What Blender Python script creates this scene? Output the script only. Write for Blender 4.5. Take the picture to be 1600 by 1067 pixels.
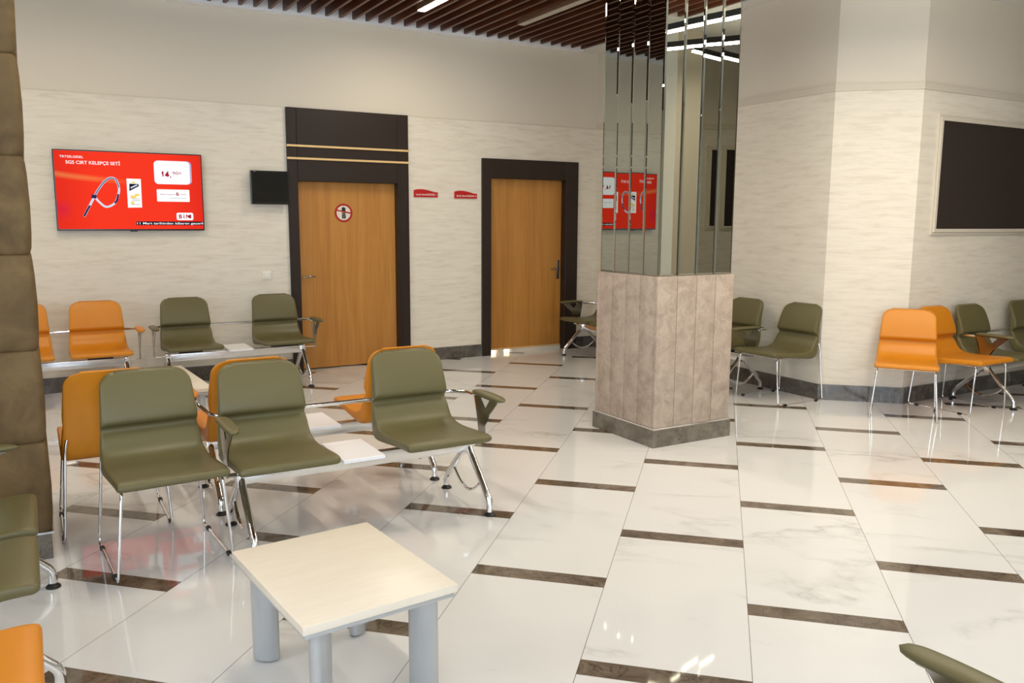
import bpy, bmesh, math, random
from mathutils import Vector, Matrix
random.seed(7)
PI = math.pi
scene = bpy.context.scene
for o in list(bpy.data.objects): bpy.data.objects.remove(o)
COL = scene.collection

# ------------------------------------------------------------------ camera
cam_d = bpy.data.cameras.new('camera'); cam = bpy.data.objects.new('camera', cam_d); COL.objects.link(cam)
cp, cr, cyaw = 0.14418, 0.00479, -0.24283 + 0.76814
fwd = Vector((math.sin(cyaw)*math.cos(cp), math.cos(cyaw)*math.cos(cp), -math.sin(cp)))
rgt = Vector((math.cos(cyaw), -math.sin(cyaw), 0)); up = rgt.cross(fwd)
rx = rgt*math.cos(cr) + up*math.sin(cr); ux = up*math.cos(cr) - rgt*math.sin(cr)
CAMZ = 1.5787
cam.matrix_world = Matrix(((rx.x, ux.x, -fwd.x, 0), (rx.y, ux.y, -fwd.y, 0), (rx.z, ux.z, -fwd.z, CAMZ), (0, 0, 0, 1)))
cam_d.sensor_width = 36; cam_d.sensor_fit = 'HORIZONTAL'; cam_d.lens = 1301.76/1600*36
cam_d.clip_start = 0.05
scene.camera = cam

# ------------------------------------------------------------------ world, exposure
w = bpy.data.worlds.new('world'); scene.world = w; w.use_nodes = True
w.node_tree.nodes['Background'].inputs[0].default_value = (0.75, 0.87, 1.0, 1)
w.node_tree.nodes['Background'].inputs[1].default_value = 1.0
scene.view_settings.view_transform = 'Standard'; scene.view_settings.look = 'None'
scene.view_settings.gamma = 1; scene.view_settings.use_curve_mapping = False
scene.view_settings.exposure = 0.0

def area(name, loc, size, size_y, power, color, rot=(0, 0, 0)):
    l = bpy.data.lights.new(name, 'AREA'); l.shape = 'RECTANGLE'; l.size = size; l.size_y = size_y
    l.energy = power; l.color = color
    o = bpy.data.objects.new(name, l); COL.objects.link(o); o.location = loc; o.rotation_euler = rot
    return o
DAY = (0.70, 0.84, 1.0); WARM = (1.0, 0.89, 0.71)
# daylight through the two big windows (rear wall and left wall)
area('window_daylight', (-1.6, -4.45, 1.75), 6.6, 2.7, 330, DAY, (PI/2, 0, 0))
area('window_daylight', (-5.45, 1.2, 1.75), 5.6, 2.7, 140, DAY, (PI/2, 0, -PI/2))

# ------------------------------------------------------------------ helpers
def link(name, bm, mat, parent=None, smooth=False, loc=None, rotz=None):
    me = bpy.data.meshes.new(name); bmesh.ops.recalc_face_normals(bm, faces=bm.faces); bm.to_mesh(me); bm.free()
    o = bpy.data.objects.new(name, me); COL.objects.link(o)
    for m in (mat if isinstance(mat, (list, tuple)) else [mat]): me.materials.append(m)
    if smooth:
        for p in me.polygons: p.use_smooth = True
        if smooth != 'full':
            try: me.set_sharp_from_angle(angle=math.radians(38))
            except Exception: pass
    if parent: o.parent = parent
    if loc is not None: o.location = loc
    if rotz is not None: o.rotation_euler = (0, 0, rotz)
    return o
def tag(o, label, cat, group=None):
    o['label'] = label; o['category'] = cat
    if group: o['group'] = group
    return o
def empty(name, loc=(0, 0, 0), rotz=0):
    o = bpy.data.objects.new(name, None); COL.objects.link(o); o.location = loc; o.rotation_euler = (0, 0, rotz)
    o.empty_display_size = 0.1
    return o
def struct(name, bm, mat, parent=None, smooth=False):
    o = link(name, bm, mat, parent, smooth)
    if not parent: o['kind'] = 'structure'
    return o
def box(bm, x0, x1, y0, y1, z0, z1, bev=0, seg=2, M=None, mi=0):
    v = [bm.verts.new((x, y, z)) for x in (x0, x1) for y in (y0, y1) for z in (z0, z1)]
    f = [bm.faces.new([v[i] for i in q]) for q in ((0,1,3,2),(4,6,7,5),(0,4,5,1),(2,3,7,6),(0,2,6,4),(1,5,7,3))]
    for a in f: a.material_index = mi
    geo = v
    if bev:
        e = list({e for a in f for e in a.edges})
        r = bmesh.ops.bevel(bm, geom=e, offset=bev, segments=seg, affect='EDGES', profile=0.6)
        geo = list({vv for a in r['faces'] for vv in a.verts} | {vv for vv in v if vv.is_valid})
        for a in r['faces']: a.material_index = mi
    if M is not None:
        for vv in geo: vv.co = M @ vv.co
    return geo
def B(x0, x1, y0, y1, z0, z1, bev=0, seg=2):
    bm = bmesh.new(); box(bm, x0, x1, y0, y1, z0, z1, bev, seg); return bm
def catmull(P, n):
    out = []; L = len(P)
    for i in range(L-1):
        p0 = P[max(i-1, 0)]; p1 = P[i]; p2 = P[i+1]; p3 = P[min(i+2, L-1)]
        for k in range(n):
            t = k/n
            out.append(0.5*((2*p1) + (p2-p0)*t + (2*p0-5*p1+4*p2-p3)*t*t + (3*p1-p0-3*p2+p3)*t**3))
    out.append(P[-1]); return out
def fillet(P, r, n=5):
    P = [Vector(p) for p in P]; out = [P[0]]
    for i in range(1, len(P)-1):
        a = P[i-1]-P[i]; b = P[i+1]-P[i]
        d = min(r, a.length*0.48, b.length*0.48)
        p, q = P[i]+a.normalized()*d, P[i]+b.normalized()*d
        for k in range(n+1):
            t = k/n; out.append(p*(1-t)**2 + P[i]*2*t*(1-t) + q*t*t)
    out.append(P[-1]); return out
def tube(bm, P, r, seg=10, cap=True):
    P = [Vector(p) for p in P]; n = len(P)
    R = r if isinstance(r, (list, tuple)) else [r]*n
    T = [(P[min(i+1, n-1)]-P[max(i-1, 0)]).normalized() for i in range(n)]
    a = Vector((0, 0, 1)) if abs(T[0].z) < 0.9 else Vector((1, 0, 0))
    N = (a - T[0]*a.dot(T[0])).normalized(); rings = []
    for i in range(n):
        N = (N - T[i]*N.dot(T[i])).normalized(); Bn = T[i].cross(N)
        rings.append([bm.verts.new(P[i] + (N*math.cos(2*PI*k/seg) + Bn*math.sin(2*PI*k/seg))*R[i]) for k in range(seg)])
    for i in range(n-1):
        for k in range(seg):
            bm.faces.new((rings[i][k], rings[i][(k+1) % seg], rings[i+1][(k+1) % seg], rings[i+1][k]))
    if cap:
        bm.faces.new(rings[0][::-1]); bm.faces.new(rings[-1])
def lathe(bm, prof, cx=0, cy=0, seg=20, sx=1, sy=1, ang=0):
    rings = []
    for r, z in prof:
        ring = []
        for k in range(seg):
            a = 2*PI*k/seg; x, y = r*math.cos(a)*sx, r*math.sin(a)*sy
            ring.append(bm.verts.new((cx + x*math.cos(ang)-y*math.sin(ang), cy + x*math.sin(ang)+y*math.cos(ang), z)))
        rings.append(ring)
    for i in range(len(rings)-1):
        for k in range(seg):
            bm.faces.new((rings[i][k], rings[i][(k+1) % seg], rings[i+1][(k+1) % seg], rings[i+1][k]))
    bm.faces.new(rings[0][::-1]); bm.faces.new(rings[-1])
def prism(bm, pts, ax, d0, d1):
    """extrude a 2D outline; ax 'x': pts are (y,z), ax 'y': (x,z), ax 'z': (x,y)"""
    def V3(p, d): return {'x': (d, p[0], p[1]), 'y': (p[0], d, p[1]), 'z': (p[0], p[1], d)}[ax]
    a = [bm.verts.new(V3(p, d0)) for p in pts]; b = [bm.verts.new(V3(p, d1)) for p in pts]
    n = len(pts)
    f1 = bm.faces.new(a); f2 = bm.faces.new(b[::-1])
    for i in range(n): bm.faces.new((a[i], b[i], b[(i+1) % n], a[(i+1) % n]))
    bmesh.ops.triangulate(bm, faces=[f1, f2])
def rrect(x0, x1, z0, z1, r, n=5):
    out = []
    for cx, cz, a0 in ((x1-r, z1-r, 0), (x0+r, z1-r, 90), (x0+r, z0+r, 180), (x1-r, z0+r, 270)):
        for k in range(n+1):
            a = math.radians(a0+90*k/n); out.append((cx+r*math.cos(a), cz+r*math.sin(a)))
    return out
def text(name, s, x, y, z, h, width, mat, parent, align='LEFT', bold=0.0, mirror=False):
    """flat lettering facing -Y, fitted to a width and cap height h, baseline at z"""
    cu = bpy.data.curves.new(name, 'FONT'); cu.body = s; cu.size = 1; cu.extrude = 0.0; cu.offset = bold
    t = bpy.data.objects.new(name, cu); COL.objects.link(t)
    dg = bpy.context.evaluated_depsgraph_get(); me = bpy.data.meshes.new_from_object(t.evaluated_get(dg))
    bpy.data.objects.remove(t)
    xs = [v.co.x for v in me.vertices]; x0, x1 = min(xs), max(xs)
    hh = 0.70; kz = h/hh; kx = width/(x1-x0) if width else kz
    for v in me.vertices:
        px = (v.co.x-x0)*kx; pz = v.co.y*kz
        v.co = (x+px, y, z+pz)
    me.materials.clear(); me.materials.append(mat)
    o = bpy.data.objects.new(name, me); COL.objects.link(o); o.parent = parent
    return o
def dup(root, loc, rotz):
    r = root.copy(); COL.objects.link(r); r.location = loc; r.rotation_euler = (0, 0, rotz)
    for ch in root.children:
        c = ch.copy(); COL.objects.link(c); c.parent = r
        for g in ch.children:
            d = g.copy(); COL.objects.link(d); d.parent = c
    return r

# ------------------------------------------------------------------ materials
def lin(r, g, b):
    f = lambda c: (c/255/12.92) if c/255 <= 0.04045 else ((c/255+0.055)/1.055)**2.4
    return (f(r), f(g), f(b), 1)
def mat(name, col, rough=0.5, metal=0, emit=None, strength=1, coat=0, spec=None):
    m = bpy.data.materials.new(name); m.use_nodes = True; b = m.node_tree.nodes['Principled BSDF']
    b.inputs['Base Color'].default_value = col; b.inputs['Roughness'].default_value = rough
    b.inputs['Metallic'].default_value = metal
    if coat: b.inputs['Coat Weight'].default_value = coat
    if spec is not None: b.inputs['Specular IOR Level'].default_value = spec
    if emit: b.inputs['Emission Color'].default_value = emit; b.inputs['Emission Strength'].default_value = strength
    return m
class NT:
    def __init__(s, m): s.t = m.node_tree; s.b = s.t.nodes['Principled BSDF']
    def n(s, typ, **kw):
        x = s.t.nodes.new(typ)
        for k, v in kw.items(): setattr(x, k, v)
        return x
    def l(s, a, b): s.t.links.new(a, b)
    def math(s, op, a, b=None, c=None):
        x = s.n('ShaderNodeMath', operation=op)
        for i, v in enumerate((a, b, c)):
            if v is None: continue
            if isinstance(v, (int, float)): x.inputs[i].default_value = v
            else: s.l(v, x.inputs[i])
        return x.outputs[0]
    def noise(s, vec, scale, detail=4, rough=0.5, dist=0):
        x = s.n('ShaderNodeTexNoise'); x.inputs['Scale'].default_value = scale; x.inputs['Detail'].default_value = detail
        x.inputs['Roughness'].default_value = rough; x.inputs['Distortion'].default_value = dist
        if vec is not None: s.l(vec, x.inputs['Vector'])
        return x.outputs['Fac']
    def map(s, scale=(1, 1, 1), rot=(0, 0, 0), src='Object'):
        tc = s.n('ShaderNodeTexCoord'); mp = s.n('ShaderNodeMapping')
        mp.inputs['Scale'].default_value = scale; mp.inputs['Rotation'].default_value = rot
        s.l(tc.outputs[src], mp.inputs['Vector']); return mp.outputs[0]
    def ramp(s, fac, stops):
        r = s.n('ShaderNodeValToRGB'); e = r.color_ramp.elements
        while len(e) < len(stops): e.new(0.5)
        for q, (p, c) in zip(e, stops): q.position = p; q.color = c
        s.l(fac, r.inputs[0]); return r.outputs[0]
    def mix(s, f, a, b):
        x = s.n('ShaderNodeMix', data_type='RGBA')
        for i, v in ((0, f), (6, a), (7, b)):
            if isinstance(v, (int, float)): x.inputs[i].default_value = v
            elif isinstance(v, tuple): x.inputs[i].default_value = v
            else: s.l(v, x.inputs[i])
        return x.outputs[2]
    def bump(s, h, strength, dist=0.01):
        x = s.n('ShaderNodeBump'); x.inputs['Strength'].default_value = strength; x.inputs['Distance'].default_value = dist
        s.l(h, x.inputs['Height']); s.l(x.outputs[0], s.b.inputs['Normal'])

def m_floor():
    m = mat('polished_floor_tile', (0.8, 0.8, 0.8, 1), 0.04); k = NT(m)
    tc = k.n('ShaderNodeTexCoord'); sx = k.n('ShaderNodeSeparateXYZ'); k.l(tc.outputs['Object'], sx.inputs[0])
    W, T, Bd, C2 = 0.602, 1.3344, 0.10435, -0.03914
    U = k.math('DIVIDE', sx.outputs[0], W); c = k.math('FLOOR', U); fu = k.math('FRACT', U)
    odd = k.math('FLOORED_MODULO', c, 2.0)
    V = k.math('DIVIDE', sx.outputs[1], T)
    V = k.math('SUBTRACT', V, k.math('MULTIPLY', c, C2))
    V = k.math('ADD', V, k.math('MULTIPLY', k.math('SUBTRACT', 1.0, odd), 0.5))
    r = k.math('FLOOR', V); fv = k.math('FRACT', V)
    band = k.math('GREATER_THAN', fv, 1-Bd/T)
    e1 = k.math('LESS_THAN', k.math('MINIMUM', fu, k.math('SUBTRACT', 1.0, fu)), 0.0013/W)
    dv = k.math('MINIMUM', fv, k.math('SUBTRACT', 1.0, fv))
    dv = k.math('MINIMUM', dv, k.math('ABSOLUTE', k.math('SUBTRACT', fv, 1-Bd/T)))
    e2 = k.math('LESS_THAN', dv, 0.0009/T)
    # per-tile offset
    cx = k.n('ShaderNodeCombineXYZ'); k.l(c, cx.inputs[0]); k.l(r, cx.inputs[1])
    wn = k.n('ShaderNodeTexWhiteNoise', noise_dimensions='3D'); k.l(cx.outputs[0], wn.inputs['Vector'])
    sc = k.n('ShaderNodeVectorMath', operation='SCALE'); k.l(wn.outputs['Color'], sc.inputs[0]); sc.inputs['Scale'].default_value = 23
    ad = k.n('ShaderNodeVectorMath', operation='ADD'); k.l(tc.outputs['Object'], ad.inputs[0]); k.l(sc.outputs[0], ad.inputs[1])
    mp = k.n('ShaderNodeMapping'); mp.inputs['Scale'].default_value = (0.55, 1.5, 1); mp.inputs['Rotation'].default_value = (0, 0, 0.35)
    k.l(ad.outputs[0], mp.inputs[0])
    n1 = k.noise(mp.outputs[0], 1.1, 7, 0.55, 0.35)
    vein = k.math('ABSOLUTE', k.math('SUBTRACT', n1, 0.5))
    n2 = k.noise(mp.outputs[0], 1.7, 3)
    vein = k.ramp(vein, [(0.0, (1, 1, 1, 1)), (0.006, (0.45, 0.45, 0.45, 1)), (0.03, (0, 0, 0, 1))])
    msk = k.ramp(n2, [(0.48, (0, 0, 0, 1)), (0.66, (1, 1, 1, 1))])
    vm = k.math('MULTIPLY', vein, msk)
    white = k.mix(k.math('MULTIPLY', vm, 0.55), lin(223, 222, 221), lin(150, 149, 146))
    cl = k.noise(mp.outputs[0], 0.8, 5, 0.6)
    white = k.mix(k.ramp(cl, [(0.5, (0, 0, 0, 1)), (0.75, (0.35, 0.35, 0.35, 1))]), white, lin(206, 204, 200))
    n3 = k.noise(ad.outputs[0], 5, 8, 0.62, 0.8)
    br = k.ramp(n3, [(0.3, lin(74, 62, 52)), (0.5, lin(106, 93, 80)), (0.7, lin(134, 120, 104))])
    n4 = k.math('ABSOLUTE', k.math('SUBTRACT', k.noise(ad.outputs[0], 7, 6, 0.6, 1.2), 0.5))
    br = k.mix(k.ramp(n4, [(0.0, (0.7, 0.7, 0.7, 1)), (0.02, (0, 0, 0, 1))]), br, lin(60, 46, 34))
    col = k.mix(band, white, br)
    col = k.mix(k.math('MULTIPLY', e2, 0.35), col, lin(120, 112, 102))
    col = k.mix(k.math('MULTIPLY', e1, 0.85), col, lin(82, 74, 66))
    k.l(col, k.b.inputs['Base Color'])
    k.b.inputs['Specular IOR Level'].default_value = 0.36
    return m
def m_paper(name, dark, light, bump=0.25):
    m = mat(name, light, 0.7, spec=0.3); k = NT(m)
    v = k.map((2.6, 2.6, 19)); n = k.noise(v, 1.5, 6, 0.62, 0.3)
    v2 = k.map((6, 6, 70)); n2 = k.noise(v2, 1.0, 3, 0.6)
    f = k.math('ADD', k.math('MULTIPLY', n, 0.75), k.math('MULTIPLY', n2, 0.25))
    k.l(k.ramp(f, [(0.33, dark), (0.5, light), (0.68, tuple(min(1, c*1.06) for c in light[:3])+(1,))]), k.b.inputs['Base Color'])
    k.bump(f, bump, 0.006); return m
def m_stone(name, c0, c1, scale, rough, bump=0.15, vein=None):
    m = mat(name, c0, rough); k = NT(m); v = k.map()
    n = k.noise(v, scale, 9, 0.62, 0.6)
    col = k.ramp(n, [(0.32, c0), (0.66, c1)])
    if vein:
        q = k.math('ABSOLUTE', k.math('SUBTRACT', k.noise(v, scale*0.7, 6, 0.6, 1.5), 0.5))
        col = k.mix(k.ramp(q, [(0, (0.7, 0.7, 0.7, 1)), (0.012, (0, 0, 0, 1))]), col, vein)
    k.l(col, k.b.inputs['Base Color']); k.bump(n, bump, 0.01); return m
def m_wood(name, c0, c1, sc=(9, 9, 0.55), rough=0.4, dens=1.6):
    m = mat(name, c0, rough); k = NT(m); v = k.map(sc)
    n = k.noise(v, dens, 6, 0.6, 0.6); v2 = k.map((sc[0]*8, sc[1]*8, sc[2]*5)); n2 = k.noise(v2, 1.5, 3)
    f = k.math('ADD', k.math('MULTIPLY', n, 0.7), k.math('MULTIPLY', n2, 0.3))
    k.l(k.ramp(f, [(0.34, c0), (0.62, c1)]), k.b.inputs['Base Color']); return m
def m_leather(name, col):
    m = mat(name, col, 0.42, spec=0.45); k = NT(m)
    vo = k.n('ShaderNodeTexVoronoi'); vo.inputs['Scale'].default_value = 420; k.l(k.map(), vo.inputs['Vector'])
    k.bump(vo.outputs['Distance'], 0.06, 0.001)
    n = k.noise(k.map(), 5, 3); k.l(k.mix(k.math('MULTIPLY', n, 0.35), col, tuple(c*0.8 for c in col[:3])+(1,)), k.b.inputs['Base Color'])
    return m
M_floor = m_floor()
M_paper = m_paper('streaked_wallpaper', lin(216, 206, 189), lin(228, 220, 205), 0.15)
M_paint = mat('cream_paint', lin(222, 213, 197), 0.75, spec=0.25)
M_ceil = mat('ceiling_paint', lin(232, 230, 226), 0.8)
M_white_trim = mat('white_ceiling_moulding', lin(248, 248, 250), 0.5)
M_trim = mat('cream_moulding', lin(214, 205, 188), 0.6)
M_dado = mat('painted_dado', lin(214, 205, 189), 0.7, spec=0.25)
M_skirt = m_stone('dark_marble_skirting', lin(70, 64, 58), lin(104, 98, 90), 6, 0.12, 0.02, lin(140, 130, 116))
M_colskirt = m_stone('grey_marble_skirting', lin(94, 86, 76), lin(128, 120, 108), 7, 0.15, 0.02, lin(66, 58, 48))
M_colstone = m_stone('taupe_stone_cladding', lin(156, 138, 123), lin(188, 170, 154), 9, 0.5, 0.12, lin(200, 184, 168))
M_brownstone = m_stone('brown_suede_stone', lin(80, 62, 34), lin(112, 90, 56), 5, 0.8, 0.15)
M_slat = m_wood('dark_walnut_slat', lin(70, 34, 18), lin(100, 54, 32), (9, 0.5, 9), 0.4)
M_slatback = mat('dark_ceiling_void', lin(40, 22, 14), 0.8)
M_frame = mat('dark_brown_door_frame', lin(42, 30, 24), 0.45, spec=0.35)
M_leaf = m_wood('golden_oak_veneer', lin(172, 114, 46), lin(196, 137, 65), (7, 7, 0.35), 0.38)
M_gold = mat('gold_strip', lin(240, 204, 146), 0.35, 0.4)
M_chrome = mat('polished_chrome', (0.86, 0.86, 0.87, 1), 0.06, 1)
M_darkchrome = mat('dark_chrome_plate', (0.36, 0.35, 0.33, 1), 0.16, 1)
M_alu = mat('satin_aluminium', (0.80, 0.80, 0.80, 1), 0.22, 1)
M_silver = mat('silver_painted_steel', lin(186, 188, 190), 0.35, 0.35)
M_black = mat('black_rubber', lin(28, 26, 26), 0.5)
M_blackgloss = mat('black_glossy_plastic', lin(16, 15, 15), 0.22)
M_olive = m_leather('olive_leatherette', lin(101, 94, 60))
M_orange = m_leather('orange_leatherette', lin(214, 134, 24))
M_whitetop = mat('white_laminate', lin(246, 246, 250), 0.3)
M_maple = m_wood('pale_maple_laminate', lin(226, 215, 198), lin(234, 225, 209), (1.2, 8, 1.2), 0.35, 0.8)
M_board = mat('dark_brown_felt_board', lin(48, 38, 34), 0.6)
M_switch = mat('ivory_plastic', lin(238, 232, 220), 0.35)
M_red = mat('red_plastic', lin(186, 12, 14), 0.3)
M_wht = mat('white_lettering', lin(240, 236, 230), 0.5)
M_signred = mat('sign_red', lin(176, 14, 16), 0.4)
M_signwhite = mat('sign_white', lin(226, 220, 206), 0.4)
M_signblack = mat('sign_black', lin(24, 22, 22), 0.4)
M_signgrey = mat('sign_grey', lin(100, 92, 88), 0.4)
M_mirror = mat('tinted_mirror_glass', (0.40, 0.415, 0.375, 1), 0.0, 1)
M_lampon = mat('lit_lamp_diffuser', (1, 1, 1, 1), 0.5, emit=(1, 0.93, 0.80, 1), strength=22)
M_lampoff = mat('unlit_lamp_diffuser', lin(190, 184, 172), 0.5)
M_lampside = mat('lamp_housing', lin(120, 92, 70), 0.4, 0.3)
def EM(name, col, s=1.0):
    m = mat(name, (0.004, 0.004, 0.004, 1), 0.5, emit=col, strength=s, spec=0.05); return m
def m_screen():
    m = mat('red_screen', (0.004, 0.004, 0.004, 1), 0.5, spec=0.05); k = NT(m)
    tc = k.n('ShaderNodeTexCoord'); s = k.n('ShaderNodeSeparateXYZ'); k.l(tc.outputs['Object'], s.inputs[0])
    # the advert's own artwork: a soft orange light streak and a pinkish spot on red
    line = k.math('ADD', k.math('MULTIPLY', k.math('POWER', k.math('ADD', s.outputs[0], -0.25), 0.7), -0.09), 1.974)
    d = k.math('ABSOLUTE', k.math('SUBTRACT', s.outputs[2], line))
    fx = k.math('SUBTRACT', 1.0, k.math('DIVIDE', k.math('ADD', s.outputs[0], -0.25), 0.65))
    g = k.math('MULTIPLY', k.math('MAXIMUM', fx, 0.0), k.ramp(d, [(0, (1, 1, 1, 1)), (0.035, (0, 0, 0, 1))]))
    c = k.mix(g, (1.0, 0.038, 0.012, 1), (1.0, 0.32, 0.09, 1))
    dx = k.math('POWER', k.math('SUBTRACT', s.outputs[0], 0.29), 2.0); dz = k.math('POWER', k.math('SUBTRACT', s.outputs[2], 1.655), 2.0)
    rr = k.math('SQRT', k.math('ADD', dx, dz))
    c = k.mix(k.ramp(rr, [(0, (0.6, 0.6, 0.6, 1)), (0.1, (0, 0, 0, 1))]), c, (0.70, 0.01, 0.10, 1))
    edge = k.math('DIVIDE', k.math('ABSOLUTE', k.math('SUBTRACT', s.outputs[0], 0.87)), 0.63)
    c = k.mix(k.ramp(edge, [(0.5, (0, 0, 0, 1)), (1, (0.45, 0.45, 0.45, 1))]), c, (0.62, 0.005, 0.006, 1))
    k.l(c, k.b.inputs['Emission Color']); k.b.inputs['Emission Strength'].default_value = 0.95
    return m
E_red = m_screen()
E_white = EM('screen_white', (1, 1, 1, 1), 1.0); E_lilac = EM('screen_lilac', lin(196, 170, 205), 1)
E_txtred = EM('screen_text_red', lin(190, 30, 60), 0.8); E_navy = EM('screen_navy', lin(16, 18, 44), 0.8)
E_grey = EM('screen_grey', lin(170, 175, 185), 0.8); E_yellow = EM('screen_yellow', lin(250, 215, 110), 1)
E_steel = EM('screen_steel_blue', lin(80, 110, 160), 0.9); E_steel2 = EM('screen_steel_light', lin(215, 220, 235), 1)
E_steel3 = EM('screen_steel_dark', lin(40, 45, 90), 0.9)

# ================================================================== structure
YW = 8.56           # far wall plane
bm = bmesh.new()
c0 = Vector((2.04, 1.869, 0)); ang = math.atan2(-0.6949, 0.7191)
fm = Matrix.Translation(c0) @ Matrix.Rotation(ang, 4, 'Z'); fi = fm.inverted()
f = bm.faces.new([bm.verts.new(fi @ Vector(p)) for p in ((-6, -5, 0), (13, -5, 0), (13, 9.6, 0), (-6, 9.6, 0))])
r = bmesh.ops.extrude_face_region(bm, geom=[f])
for v in r['geom']:
    if isinstance(v, bmesh.types.BMVert): v.co.z -= 0.1
fl = struct('floor', bm, M_floor); fl.matrix_world = fm

def wall_boxes(name, boxes, mats, parent=None):
    bm = bmesh.new()
    for b in boxes: box(bm, *b[:6], mi=b[6] if len(b) > 6 else 0)
    return struct(name, bm, mats, parent)
ZD = 2.69
D1 = (2.40, 3.53, 1.99); D2 = (4.635, 5.715, 2.085)
bx = []
for x0, x1 in ((-6, D1[0]), (D1[1], D2[0]), (D2[1], 6.25)):
    bx += [(x0, x1, YW, YW+0.2, 0, ZD, 0), (x0, x1, YW+0.004, YW+0.2, ZD, 3.75, 1)]
for d in (D1, D2): bx += [(d[0], d[1], YW, YW+0.2, d[2], ZD, 0), (d[0], d[1], YW+0.004, YW+0.2, ZD, 3.75, 1)]
wall_boxes('wall_far', bx, [M_paper, M_paint])
def poly_wall(name, a, b, z0, z1, th=0.15, extra=0.0):
    """slab whose room face runs from a to b, thickness behind (to the left of a->b)"""
    a = Vector((a[0], a[1], 0)); b = Vector((b[0], b[1], 0)); d = (b-a).normalized(); n = Vector((-d.y, d.x, 0))
    bm = bmesh.new()
    for (q0, q1, mi, off) in ((z0, min(ZD, z1), 0, 0.0), (ZD, z1, 1, 0.003)):
        if q1 <= q0: continue
        p = [a+n*off, b+n*off, b+n*th, a+n*th]
        lo = [bm.verts.new((v.x, v.y, q0)) for v in p]; hi = [bm.verts.new((v.x, v.y, q1)) for v in p]
        fs = [bm.faces.new(lo[::-1]), bm.faces.new(hi)] + [bm.faces.new((lo[i], lo[(i+1) % 4], hi[(i+1) % 4], hi[i])) for i in range(4)]
        for q in fs: q.material_index = mi
    return struct(name, bm, [M_paper, M_paint])
PA = (6.15, YW+0.02); PB = (6.07, 4.98); PC = (6.586, 4.505); PD = (13, 4.505)
poly_wall('wall_alcove', PA, PB, 0, 3.75); poly_wall('wall_chamfer', PB, PC, 0, 3.75); poly_wall('wall_right', PC, PD, 0, 3.75)
# rooms outside the frame (seen only in the mirrors and the floor reflections)
poly_wall('wall_corridor', (13, 1.2), (6.92, 1.2), 0, 3.75); poly_wall('wall_return', (6.9, 1.195), (6.9, -5), 0, 3.75)
poly_wall('wall_corridor_end', (13, 4.6), (13, 1.1), 0, 3.75)
struct('wall_shade_pier', (lambda bm: (box(bm, 5.95, 6.52, 1.25, 1.9, 0, 3.75), bm)[-1])(bmesh.new()), M_paint)  # unseen pier put in to shade the right wall; also fills a mirrored plain patch
def win_wall(name, win, a, b, axis, at, w0, w1):
    bm = bmesh.new(); z0, z1 = 0.35, 3.15; t0, t1 = sorted((at, at-0.2))
    for (p0, p1, q0, q1) in ((a, w0, 0, 3.75), (w1, b, 0, 3.75), (w0, w1, 0, z0), (w0, w1, z1, 3.75)):
        if axis == 'x': box(bm, p0, p1, t0, t1, q0, q1)
        else: box(bm, t0, t1, p0, p1, q0, q1)
    struct(name, bm, M_paint)
    bm = bmesh.new(); n = 4
    for i in range(n+1):
        c = w0 + (w1-w0)*i/n
        if axis == 'x': box(bm, c-0.03, c+0.03, t0+0.05, t1-0.05, z0, z1)
        else: box(bm, t0+0.05, t1-0.05, c-0.03, c+0.03, z0, z1)
    for zz in (z0+0.03, z1-0.03, 1.1):
        if axis == 'x': box(bm, w0, w1, t0+0.06, t1-0.06, zz-0.03, zz+0.03)
        else: box(bm, t0+0.06, t1-0.06, w0, w1, zz-0.03, zz+0.03)
    wo = struct(win, bm, M_trim)
win_wall('wall_rear', 'window_1', -6, 6.9, 'x', -4.6, -4.9, 1.7)
win_wall('wall_left', 'window_2', -4.8, YW+0.2, 'y', -5.6, -1.6, 4.0)

# ceiling: plaster with a recessed field of wooden slats
ZC = 3.575; SX0, SX1, SY0, SY1 = -5.6, 5.86, 2.2, 8.48
bm = bmesh.new()
box(bm, -5.8, SX1+0.4, -5, SY0, ZC, 3.85); box(bm, SX1, 6.4, SY0, YW+0.1, ZC, 3.85)
box(bm, SX0-0.2, SX1, SY1, YW+0.1, ZC-0.006, 3.85)
box(bm, 6.26, 13, -5, SY0, ZC, 3.85); box(bm, 6.4, 13, SY0, 5.2, ZC, 3.85)
box(bm, 6.9, 13, 1.1, 4.6, 3.5, ZC-0.001)
ce = struct('ceiling', bm, M_ceil)
bm = B(SX0-0.2, SX1+0.2, SY0-0.1, SY1+0.05, 3.72, 3.76); link('dark_void', bm, M_slatback, ce)
bm = bmesh.new(); x = 5.815
while x > SX0:
    box(bm, x+0.004, x+0.034, SY0, SY1, 3.585, 3.70); x -= 0.1405
link('wooden_slats', bm, M_slat, ce)

# baseboards and mouldings
struct('baseboard_far', (lambda bm: (box(bm, -5.8, 2.34, YW-0.02, YW+0.01, 0, 0.14, 0.003, 1), box(bm, 3.63, 4.55, YW-0.02, YW+0.01, 0, 0.14, 0.003, 1),
       box(bm, 5.87, 6.12, YW-0.02, YW+0.01, 0, 0.14, 0.003, 1), bm)[-1])(bmesh.new()), M_skirt)
def strip(name, a, b, z0, z1, out, mt, ext=0.0, zlist=None):
    a = Vector((a[0], a[1], 0)); b = Vector((b[0], b[1], 0)); d = (b-a).normalized(); n = Vector((d.y, -d.x, 0))
    bm = bmesh.new(); a = a-d*ext; b = b+d*ext
    for (q0, q1, o_) in (zlist or ((z0, z1, out),)):
        p = [a-n*0.005, b-n*0.005, b+n*o_, a+n*o_]
        lo = [bm.verts.new((v.x, v.y, q0)) for v in p]; hi = [bm.verts.new((v.x, v.y, q1)) for v in p]
        bm.faces.new(lo[::-1]); bm.faces.new(hi)
        for i in range(4): bm.faces.new((lo[i], lo[(i+1) % 4], hi[(i+1) % 4], hi[i]))
    return struct(name, bm, mt)
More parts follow.
